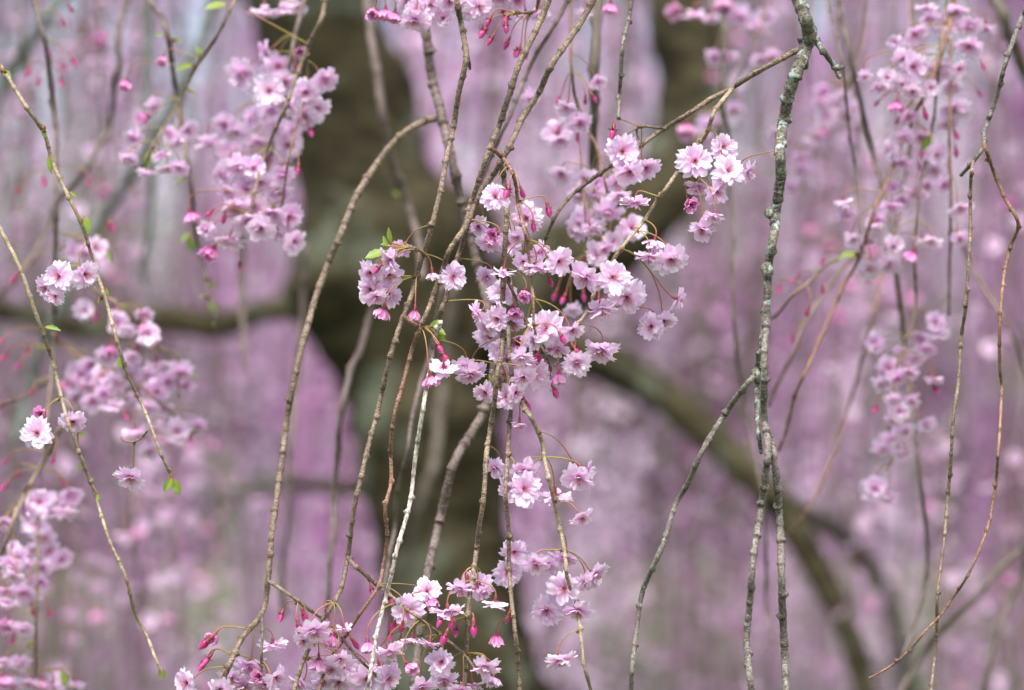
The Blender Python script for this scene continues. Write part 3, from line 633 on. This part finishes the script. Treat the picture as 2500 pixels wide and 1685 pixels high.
hang([t15, t16], '1710 60 140 D,1850 150 180 F,1650 230 170 R,1510 270 100 mL,1990 180 150 M,2080 190 160 D,1980 310 185 M,1640 430 195 F,1780 460 195 M,1320 490 100 mM,1470 490 120 F,1560 540 140 M,1380 670 60 b,1520 660 100 hD,1600 750 140 M,1710 740 60 B,1890 700 205 M,1510 790 60 b,1910 870 60 B,2080 440 60 b,2060 610 60 B,1690 990 60 B,1900 980 60 B,1790 980 180 R,1760 1090 140 M,1670 1070 60 b,1480 950 130 L,1640 1240 170 M,1490 1320 150 D,1400 1400 160 M,1180 1290 120 mD,1210 1370 120 M,1930 1330 160 M,1500 1190 110 M,1620 590 130 M,1740 560 120 F,1420 560 130 M,1560 380 140 L,1900 90 150 M,1740 130 140 M,1930 440 140 R,1860 560 150 M,1580 880 140 M,1680 880 150 M,1850 800 150 M,1560 1040 140 M,1720 1180 150 M,1560 1280 140 M,1830 1180 140 R', C3, B_, fine=False)
hang([t15, t16], '1250 100 120 M,1340 110 120 M,1380 10 120 D,1510 140 150 R,1470 170 70 hM,1480 260 150 M,1350 290 150 M,1345 365 60 B,1620 180 70 hD,1740 120 140 D,1690 110 120 D,1930 90 120 M', C6, B_, fine=False)
hang([t16], '1770 610 125 F,1660 730 160 M,1790 710 140 D,1380 740 130 L,1700 800 150 M,1480 900 170 F,1530 980 140 M,1430 1010 130 M,1760 990 120 D,1780 1050 60 B,1500 1110 110 M,1380 1180 70 B,1540 1180 140 F,1720 1270 140 R,1580 1310 130 M,1430 1430 140 M,1540 1450 130 D,1580 1450 60 b,1640 860 140 M,1560 820 130 M,1470 1010 120 L,1600 940 140 M,1500 1240 130 M,1620 1120 120 M,1490 1360 130 M', C6, B_, fine=False)
hang([t16], '1390 205 160 F,1330 215 140 L,1470 270 140 D', D3, B_, fine=False)
t17 = Branch(TW, 'bent mauve shoot swinging down and away to a russet tip', 'twig')
t17.stem([(2222, 0), (2228, 180), (2224, 330), (2210, 440), (2185, 560), (2153, 674), (2141, 743), (2118, 821), (2095, 910), (2064, 1022), (2029, 1117), (1987, 1223), (1948, 1281), (1927, 1299)], 9, 6, 2.2, m='red', fine=False)
t18 = Branch(BR, 'smooth dark olive branch crossing behind the forked grey-brown twig', 'branch')
t18.stem([(2415, -20), (2428, 0), (2455, 58), (2482, 128), (2510, 200), (2540, 300)], 28, 26, 2.35, m='dark', fine=False)
t19 = Branch(TW, 'soft brown shoot rising obliquely behind the russet whip tip', 'twig')
t19.stem([(2560, 1300), (2500, 1339), (2451, 1378), (2404, 1432), (2366, 1479), (2296, 1544), (2250, 1598), (2203, 1685)], 15, 14, 2.3, m='dark', fine=False)
t20 = Branch(TW, 'soft brown shoot dropping steeply beyond the oblique brown shoot', 'twig')
t20.stem([(2530, 1300), (2500, 1386), (2459, 1494), (2424, 1579), (2400, 1685)], 15, 14, 2.35, m='dark', fine=False)
t21 = Branch(TW, 'faint straw shoot sloping behind the two long bare whips', 'twig')
t21.stem([(2330, 560), (2366, 635), (2404, 705), (2447, 774), (2474, 821), (2500, 898), (2530, 1010)], 9, 7, 2.2, m='tan', fine=False)
t22 = Branch(TW, 'blurred tan shoot along the pale gap beside the trunk', 'twig')
t22.stem([(925, 640), (905, 754), (884, 841), (855, 914), (829, 1041), (825, 1117), (813, 1224), (815, 1268), (804, 1369), (798, 1480)], 17, 13, 2.12, m='mauve', fine=False)
t23 = Branch(TW, 'brown shoot just behind the bleached silvery dead twig', 'twig')
t23.stem([(1080, 700), (1051, 859), (1025, 950), (1004, 1041), (993, 1117), (969, 1206), (964, 1289), (949, 1362), (935, 1450)], 12, 9, 1.95, m='mauve', fine=False)
t24 = Branch(BR, 'very soft grey-brown shoot hanging close against the trunk', 'branch')
t24.stem([(1105, 700), (1091, 859), (1075, 1010), (1060, 1115), (1033, 1206), (1004, 1333), (985, 1460), (970, 1600)], 26, 22, 3.1, m='dark', fine=False)
t25 = Branch(BR, 'blurred beige shoot following the edge of the trunk down behind the arching shoot', 'branch')
t25.stem([(895, 0), (914, 140), (935, 279), (962, 398), (994, 494), (1020, 580), (1035, 680)], 23, 18, 2.3, m='mauve', fine=False)
leaves(t25, '985 470 30 100,980 480 24 150', (0, 0), 1.0)
t27 = Branch(TW, 'thin olive shoot with washed-out flowers beside the lichen-crusted branch', 'twig')
t27.stem([(1772, 0), (1766, 77), (1762, 232), (1774, 309), (1785, 430), (1793, 550), (1790, 705), (1797, 867), (1805, 917), (1820, 999), (1840, 1117), (1862, 1200), (1871, 1300), (1869, 1386), (1871, 1494), (1886, 1571)], 10, 8, 2.22, m='dark', fine=False)
t27.stem([(1880, -60), (1860, 60), (1820, 150), (1795, 210), (1790, 270)], 7, 5, 2.25, m='tan', part='side_twig', fine=False)
hang([t27], '110 60 120 hM,250 110 160 D,350 130 120 D,540 120 160 M,690 120 150 M,640 190 160 D,430 15 140 hM,370 370 130 L,460 370 120 mM,670 390 140 D,740 370 130 M,500 700 130 mD,200 810 130 hM,350 800 160 M,330 890 110 M', C3, B_, fine=False)
t28 = Branch(TW, 'pale out-of-focus spray of blossom between the lichen branch and the dusky shoot', 'twig')
t28.stem([(2120, 0), (2100, 120), (2070, 210), (2030, 290), (1990, 340), (1950, 365)], 8, 6, 2.35, m='tan', fine=False)
t28.stem([(2010, 310), (1985, 380), (1965, 440), (1955, 470)], 6, 5, 2.35, m='tan', part='side_twig', fine=False, up=False)
hang([t28], '1060 580 120 M,1050 650 140 D,1090 730 150 F,1180 620 120 M,1200 750 150 M,1060 820 90 hD,760 850 120 M,1010 920 150 D,920 1010 120 M,930 1080 130 M,860 1190 120 M,930 1170 120 D,1130 670 130 M,1250 700 130 M,860 930 70 b,760 930 110 L', C3, B_, fine=False)

# ------------------------------------------------------------------ top and upper-left sprays
t30 = Branch(TW, 'flower-laden twig above the frame letting down blossoms and a fan of dark red buds', 'twig')
t30.stem([(1560, -160), (1450, -90), (1330, -45), (1200, -62), (1050, -48), (900, -38), (850, -20)], 12, 7, 1.83, m='tan', up=False)
t30.stem([(1318, -40), (1312, 10), (1305, 28), (1270, 31), (1238, 34)], 9, 7, 1.80, m='red', part='spur', up=False)
hang([t30], '310 80 100 hL,390 80 90 hD,450 100 80 hD,610 70 215 F,580 160 205 M,775 120 110 mF,540 20 170 M,700 50 160 R,900 40 210 M,1030 50 185 R,1280 20 190 M,1160 5 180 M,820 30 160 M,1340 120 150 D,1430 120 120 D,960 80 160 M', C2, A)
hang([t30], '1170 95 50 b,1065 165 50 b,1030 235 50 b,1080 290 50 b,1190 150 40 b,1200 210 40 b,1195 315 50 b,1265 370 50 b,1330 385 50 b', C2, A)
l5 = Branch(TW, 'tan twig carrying the big dense cascade of blossom in front of the trunk edge', 'twig')
l5.stem([(792, 0), (785, 44), (767, 84), (749, 120), (720, 190), (700, 255), (675, 310), (650, 370), (630, 440), (612, 520), (600, 580)], 13, 7, 1.92, m='tan')
l5.stem([(745, 128), (752, 190), (740, 260), (715, 340), (700, 420), (690, 500)], 6, 4, 1.93, m='red', part='side_twig', up=False, fine=False)
l6 = Branch(TW, 'pale straight twig running down inside the dense cascade of blossom', 'twig')
l6.stem([(742, 0), (723, 80), (709, 153), (690, 240), (676, 327), (645, 430), (630, 540)], 13, 8, 2.02, m='mauve', fine=False)
hang([l5, l6], '1750 340 150 l,2015 350 100 hF,1870 450 200 F,1610 510 230 L,1800 610 220 F,1910 570 180 M,2190 550 180 R,2050 630 210 F,2150 740 180 R,2050 790 180 M,1700 800 160 R,1500 850 190 L,1400 980 190 D,1590 900 150 M,1560 1040 230 F,1720 980 190 D,1940 980 210 F,1600 1140 190 M,1780 1090 120 hF,1900 1130 110 hD,1650 1270 220 F,1750 1240 190 M,1880 1300 180 D,1520 1300 150 L,1900 1190 160 M,1580 1420 190 M,1680 1510 220 M,1830 1460 200 M,1960 1470 210 R,1750 1550 200 M,2000 480 60 B,1520 900 60 B,2090 905 60 B,2000 1160 60 B,1280 1440 100 hD,1500 1490 60 B,1390 1450 60 b,1360 1530 60 B,1930 720 160 M,1850 870 170 M,1980 880 160 R,1480 1180 160 L,1700 1400 190 M,1820 760 160 M,1700 1130 170 F', C1, A, fine=False)
hang([l5, l6], '1380 40 140 L,1540 130 210 D,1420 180 150 hL,1700 20 190 M,1850 80 170 D,1990 120 170 R,1610 290 90 B', C4, A, fine=False)
hang([l6], '1770 100 210 D,1900 90 190 D,1980 50 150 M', C1, A, fine=False)
leaves(l5, '1560 1380 80 200,1830 1370 80 -70,1640 60 10 0', C1, A)

l1 = Branch(TW, 'pale shoot with hanging pink buds and soft flowers along its lower side twigs', 'twig')
l1.stem([(87, 0), (98, 55), (109, 98), (120, 182), (129, 273), (136, 364), (140, 473), (138, 570), (134, 732), (131, 841), (127, 914), (118, 1010), (108, 1120)], 14, 11, 2.08, m='mauve', fine=False)
l1.stem([(135, 655), (175, 672), (214, 697), (254, 721), (316, 768), (364, 826), (422, 892), (440, 970)], 9, 6, 2.06, m='tan', part='side_twig', up=False, fine=False)
l1.stem([(132, 815), (150, 840), (233, 888), (300, 915), (360, 960), (420, 1010), (470, 1060)], 8, 6, 2.08, m='red', part='side_twig', up=False, fine=False)
l1.stem([(128, 925), (90, 950), (50, 972), (15, 983), (-40, 1010)], 9, 7, 2.09, m='red', part='side_twig', up=False, fine=False)
l1.stem([(136, 610), (170, 600), (205, 590), (232, 598)], 7, 5, 2.08, m='red', part='side_twig', up=False, fine=False)
hang([l1], '185 500 60 B,265 570 60 B,410 570 60 B,425 470 60 B,335 370 60 b,510 435 80 B,485 80 60 B,435 180 60 b,110 1300 60 B,295 1240 70 B,600 1245 60 B,760 1545 70 B', C1, A, fine=False)
hang([l1], '565 570 140 F,640 640 70 B,790 660 160 F,970 610 140 M,995 730 170 F,750 830 110 hM,920 850 60 B,700 900 160 L,540 1000 205 F,650 1060 185 M,430 1070 100 hL,520 1180 185 M,620 1200 170 M,870 1010 180 M,1060 950 170 D,1210 1010 195 M,1050 1120 180 F,930 1170 170 D,750 1240 180 D,850 1300 60 B,910 1400 160 D,1040 1390 160 M,1190 1390 170 F,1330 1360 130 M,1275 1450 60 B,1145 1470 60 B,1000 1530 160 M,500 180 170 L,640 150 160 F,570 200 150 M,755 40 70 B,85 370 70 B,15 900 60 B,0 790 60 B,110 960 60 B,210 1145 60 B,185 870 60 B,795 560 60 B,970 680 110 hM,820 960 150 M,600 960 170 M,480 1080 160 L,580 1110 170 M,700 1140 150 M,800 1060 150 M,980 1020 160 M,1120 1060 160 M,880 900 140 M,860 720 130 M,990 1240 150 M,1110 1240 140 M,690 1010 160 F,1240 1090 150 M', C4, A, fine=False)
leaves(l1, '1270 1040 90 30,1290 1390 80 20,720 170 90 -70', C4, A)
l2 = Branch(TW, 'faded beige shoot bowing outward then in, behind the budded pale shoot', 'twig')
l2.stem([(313, 0), (291, 73), (287, 164), (276, 218), (269, 309), (247, 345), (225, 385), (196, 433), (153, 476), (120, 545), (87, 615), (36, 685), (0, 724), (-40, 770)], 15, 13, 2.35, m='mauve', fine=False)
l3 = Branch(TW, 'beige shoot dotted with small green leaves ending in a leafy tip', 'twig')
l3.stem([(364, 0), (393, 36), (411, 91), (422, 164), (433, 236), (443, 309), (458, 400), (469, 491), (476, 570), (494, 641), (509, 703), (523, 757), (527, 808)], 14, 9, 2.08, m='mauve', fine=False)
leaves(l3, '1130 190 60 150,1160 270 70 -5,1100 240 60 170,1230 1200 70 -150', C1, A)
leaves(l3, '1270 50 90 -130,1280 80 110 -85,1400 360 80 -60,1390 480 60 175,1410 490 130 -68,1440 640 50 -90', C4, A)
l4 = Branch(TW, 'olive twig with bright young leaves slanting down to a few white-pink flowers', 'twig')
l4.stem([(590, -30), (574, 0), (538, 73), (480, 164), (436, 251), (400, 313), (371, 360), (349, 411)], 10, 7, 1.98, m='tan', fine=False)
leaves(l4, '1520 30 150 190,1350 390 90 110,1310 440 140 190,1030 990 170 -115,1260 600 60 -20', C1, A)
hang([l4], '880 940 165 L,1130 910 140 mL,1270 890 160 R,1180 960 160 M,980 1170 120 mD,1080 1060 150 D,1120 1150 150 D,1200 1140 140 M,970 790 120 hL,1040 720 140 R,860 1080 130 M,1090 400 110 hM,840 560 110 hM', C1, A, fine=False)
l7 = Branch(BR, 'broad blurred grey-green limb slanting behind the budded shoot', 'branch')
l7.stem([(230, -80), (145, 7), (102, 62), (55, 127), (0, 218), (-60, 330)], 27, 25, 2.9, m='teal', fine=False)
l7b = Branch(BR, 'blurred grey-green shoot showing through the soft flower spray', 'branch')
l7b.stem([(520, 0), (470, 160), (390, 310), (298, 460), (236, 545), (200, 620), (174, 695), (131, 786), (91, 877), (70, 950), (40, 1080)], 26, 24, 2.9, m='teal', fine=False)
l7c = Branch(BR, 'blurred grey-green shoot dropping straight beside the leafy beige shoot', 'branch')
l7c.stem([(372, 0), (360, 200), (372, 400), (364, 560), (352, 690)], 20, 17, 2.9, m='teal', fine=False)
l7d = Branch(BR, 'blurred bluish shoot hanging beside the dense cascade of blossom', 'branch')
l7d.stem([(590, 500), (588, 640), (590, 760), (600, 900)], 17, 14, 2.6, m='mauve', fine=False)
l7e = Branch(BR, 'blurred bluish shoot trailing alongside the long arching shoot', 'branch')
l7e.stem([(745, 600), (738, 760), (728, 900), (716, 1050), (708, 1200), (690, 1380), (690, 1500)], 15, 12, 2.5, m='mauve', fine=False)
l8 = Branch(TW, 'hanging twig thick with lilac-pink flowers beneath red buds on thin stalks', 'twig')
l8.stem([(150, 1040), (109, 1119), (73, 1180), (40, 1250), (15, 1326), (-5, 1380), (-25, 1450)], 13, 9, 1.99, m='tan', fine=False)
l8.stem([(75, 1180), (88, 1260), (92, 1340), (91, 1431), (87, 1560), (87, 1660)], 9, 7, 2.03, m='tan', part='side_twig', fine=False, up=False)
l8.stem([(70, 1185), (40, 1230), (10, 1270), (-30, 1300)], 7, 5, 1.98, m='red', part='side_twig', fine=False, up=False)
hang([l8], '260 310 200 F,480 280 170 R,430 400 180 D,230 460 190 F,30 470 160 M,300 560 160 R,90 610 100 mF,220 640 150 M,340 640 170 R,60 740 170 M,200 740 190 M,280 760 150 M,90 820 170 M,40 920 180 M,150 930 190 M,190 980 170 M,40 1000 160 D,420 700 170 R,50 1120 150 hM,150 1170 160 M,355 40 80 B,125 140 60 B,430 200 60 B,15 220 60 B,20 50 60 B,130 1400 150 M,190 1540 160 M,270 1520 120 hM,500 1540 140 D,350 1560 160 D,20 1400 140 M,230 1060 60 B,340 1070 60 B,80 1250 60 B,30 1500 120 hM,90 1560 160 M,160 380 170 L,110 690 160 L,260 850 140 M', D1, A, fine=False)
leaves(l8, '410 1430 130 -70,180 1270 70 30', D1, A)

# ------------------------------------------------------------------ hanging shoots between here and the trunk
def far_shoot(x, y0, y1, d, n, lab, grp, m='mauve', lean=0):
    b = Branch(TW, lab, 'twig', grp)
    k = 6; ph = rng.uniform(0, 6)
    b.stem([(x + lean * i / (k - 1) + 28 * math.sin(i * .9 + ph) * rng.uniform(.4, 1), y0 + (y1 - y0) * i / (k - 1)) for i in range(k)], 14 * 2.2 / d, 9 * 2.2 / d, d, m=m, fine=False)
    items = []
    for _ in range(n):
        u = rng.betavariate(1.6, 1.2); yy = y0 + (y1 - y0) * u + 40; xx = x + lean * u + rng.gauss(0, 42)
        items.append('%d %d %d %s' % (xx, yy, rng.uniform(62, 76) * 1.75 / d, rng.choice(('M', 'M', 'D', 'L', 'R', 'hM', 'F'))))
    if items: hang([b], ','.join(items), (0, 0), 1.0, fine=False)
LA = 'soft out-of-focus flowering shoot hanging between the straw twigs and the trunk'
LB = 'soft out-of-focus flowering shoot hanging beyond the lichen-crusted branch'
GA, GB = 'blurred shoots before the trunk', 'blurred shoots beyond the lichen branch'
for (x, y0, y1, d, n, le) in ((60, -200, 620, 3.2, 16, -30), (210, -200, 480, 2.9, 12, 40), (330, -200, 700, 3.5, 20, -20), (300, 700, 1500, 3.0, 22, 60), (420, 900, 1700, 3.4, 22, 30), (180, 1000, 1750, 3.2, 20, -20),
                           (520, 1000, 1600, 3.8, 18, 10), (250, -300, 300, 3.8, 14, 10)):
    far_shoot(x, y0, y1, d, n, LA, GA, 'mauve', le)
for (x, y0, y1, d, n, le) in ((1990, -200, 620, 3.1, 14, 30), (2190, -250, 800, 3.4, 20, -40), (2420, -200, 900, 3.2, 16, 20), (2040, 500, 1500, 3.7, 18, 40), (2330, 700, 1700, 3.5, 18, -30), (2120, 300, 1100, 3.0, 10, 20), (1760, -200, 480, 3.6, 12, 0), (2460, 900, 1750, 3.3, 12, 0)):
    far_shoot(x, y0, y1, d, n, LB, GB, 'mauve', le)

# ------------------------------------------------------------------ the far curtain of blossom: thousands of flowers nobody could count
def curtain(name, label, n_strand, ylo, yhi, per, tint, seed, dens):
    g2 = np.random.default_rng(seed); cen, tin = [], []; TV, TF = [], []; tb = 0
    for k in range(n_strand):
        y = g2.uniform(ylo, yhi); half = .5 * .4235 * y * 2.0; x = g2.uniform(-half, half); z0 = g2.uniform(3.4, 4.4) + (y - 5) * .12; z1 = g2.uniform(.0, .35)
        if g2.uniform() < .12: z1 = g2.uniform(1.4, 2.6)
        amp = g2.uniform(.03, .16); ph = g2.uniform(0, 6.28); lx = g2.uniform(-.35, .35); st = .6 * math.sin(x * 3.1 + y * 1.3) + .5 * math.sin(x * 7.3 - y) + g2.uniform(-.4, .4); cl = g2.uniform(6, 20)
        zz = np.linspace(z0, z1, 18); uu = np.linspace(0, 1, 18)
        C = np.stack([x + lx * uu + amp * np.sin(uu * 5 + ph), y + amp * np.cos(uu * 4 + ph), zz], 1)
        v, f = tube(C, np.linspace(.007, .003, 18), 4, cap=False, rough=.0, seed=k)
        TV.append(v); TF += [[i + tb for i in q] for q in f]; tb += len(v)
        m = int(per * (z0 - z1) * g2.uniform(.6, 1.4) * max(.12, .75 + .6 * math.sin(x * 2.6 + .35 * y) + .45 * math.sin(x * 6.1 - .8 * y + 1))); u = g2.uniform(0, 1, m)
        keep = (np.sin(u * g2.uniform(9, 22) + ph) + g2.uniform(-1, 1, m) + dens) > 0; u = u[keep]; m = len(u)
        P = np.stack([np.interp(u, uu, C[:, q]) for q in range(3)], 1) + g2.normal(0, 1, (m, 3)) * np.array([.05, .05, .04])
        P[:, 2] -= .02; cen.append(P); tin.append(np.clip(st * .55 + .54 + .34 * np.sin(u * cl) + g2.normal(0, .15, m), 0, 1))
    P = np.vstack(cen); T = np.concatenate(tin); n = len(P)
    # each flower: five cupped petals of two triangles around a drooping axis
    ax = g2.normal(0, 1, (n, 3)) * .7 + np.array([0, -.35, -.6]); ax /= np.linalg.norm(ax, axis=1)[:, None]
    a = np.cross(ax, g2.normal(0, 1, (n, 3))); a /= np.linalg.norm(a, axis=1)[:, None]; b = np.cross(ax, a); r = g2.uniform(.012, .018, n)[:, None]
    verts = []
    for k in range(5):
        t0 = k * 1.2566; 
        for (rad, off, up) in ((.12, 0, 0), (.75, -.52, .28), (1.0, 0, .30), (.75, .52, .28)):
            verts.append(P + r * (rad * (np.cos(t0 + off) * a + np.sin(t0 + off) * b) + up * ax))
    Vv = np.stack(verts, 1).reshape(-1, 3); F = np.arange(n * 20).reshape(-1, 4)
    me = bpy.data.meshes.new(name); me.vertices.add(len(Vv)); me.vertices.foreach_set('co', Vv.ravel())
    me.loops.add(F.size); me.loops.foreach_set('vertex_index', F.ravel()); me.polygons.add(len(F))
    me.polygons.foreach_set('loop_start', np.arange(0, F.size, 4)); me.polygons.foreach_set('loop_total', np.full(len(F), 4)); me.update(calc_edges=True)
    at_ = me.attributes.new('t', 'FLOAT', 'POINT'); at_.data.foreach_set('value', np.repeat(T, 20)); me.materials.append(tint)
    o = link(name, me); tag(o, label, 'blossom', kind='stuff')
    tw = link('distant_twigs', new_mesh('distant_twigs', np.vstack(TV), TF, M['mauve']))
    tag(tw, label.replace('blossom', 'bare twigs').replace('pink ', ''), 'twigs', kind='stuff')
    return n
M['far1'] = attr_mat('far_blossom', [(0, (.38, .10, .33)), (.4, (.70, .38, .65)), (1, (.93, .75, .93))], .6, .4)
n1 = curtain('blossom_curtain', 'pink curtain of weeping blossom right behind the trunk', 195, 4.9, 7.2, 150, M['far1'], 21, -.15)
n2 = curtain('blossom_curtain', 'pink curtain of weeping blossom far beyond the trunk', 390, 7.2, 12.5, 190, M['far1'], 22, .35)
print('far flowers', n1, n2, 'objects', len(bpy.data.objects))

# ------------------------------------------------------------------ a far hedge of evergreens closing the view
def hedge():
    g2 = np.random.default_rng(5); n = 9000
    x = g2.uniform(-14, 14, n); h = 1.9 + .6 * np.sin(x * .9) + .5 * np.sin(x * 2.3 + 1); z = g2.uniform(0, 1, n) ** .8 * h; y = 19 + g2.uniform(0, 3, n)
    P = np.stack([x, y, z], 1); a = g2.normal(0, 1, (n, 3)); a /= np.linalg.norm(a, axis=1)[:, None]; b = np.cross(a, g2.normal(0, 1, (n, 3))); b /= np.linalg.norm(b, axis=1)[:, None]
    s = g2.uniform(.1, .24, n)[:, None]
    V = np.stack([P - a * s, P + b * s * .5, P + a * s, P - b * s * .5], 1).reshape(-1, 3); F = np.arange(n * 4).reshape(-1, 4)
    o = link('hedge', new_mesh('hedge', V, F, M['hedge'], False, t=np.repeat(g2.uniform(0, 1, n), 4))); tag(o, 'grey-green evergreen hedge closing the view far beyond the blossom', 'hedge', kind='stuff')
M['hedge'] = attr_mat('hedge', [(0, (.05, .07, .045)), (1, (.13, .16, .11))], .7)
hedge()
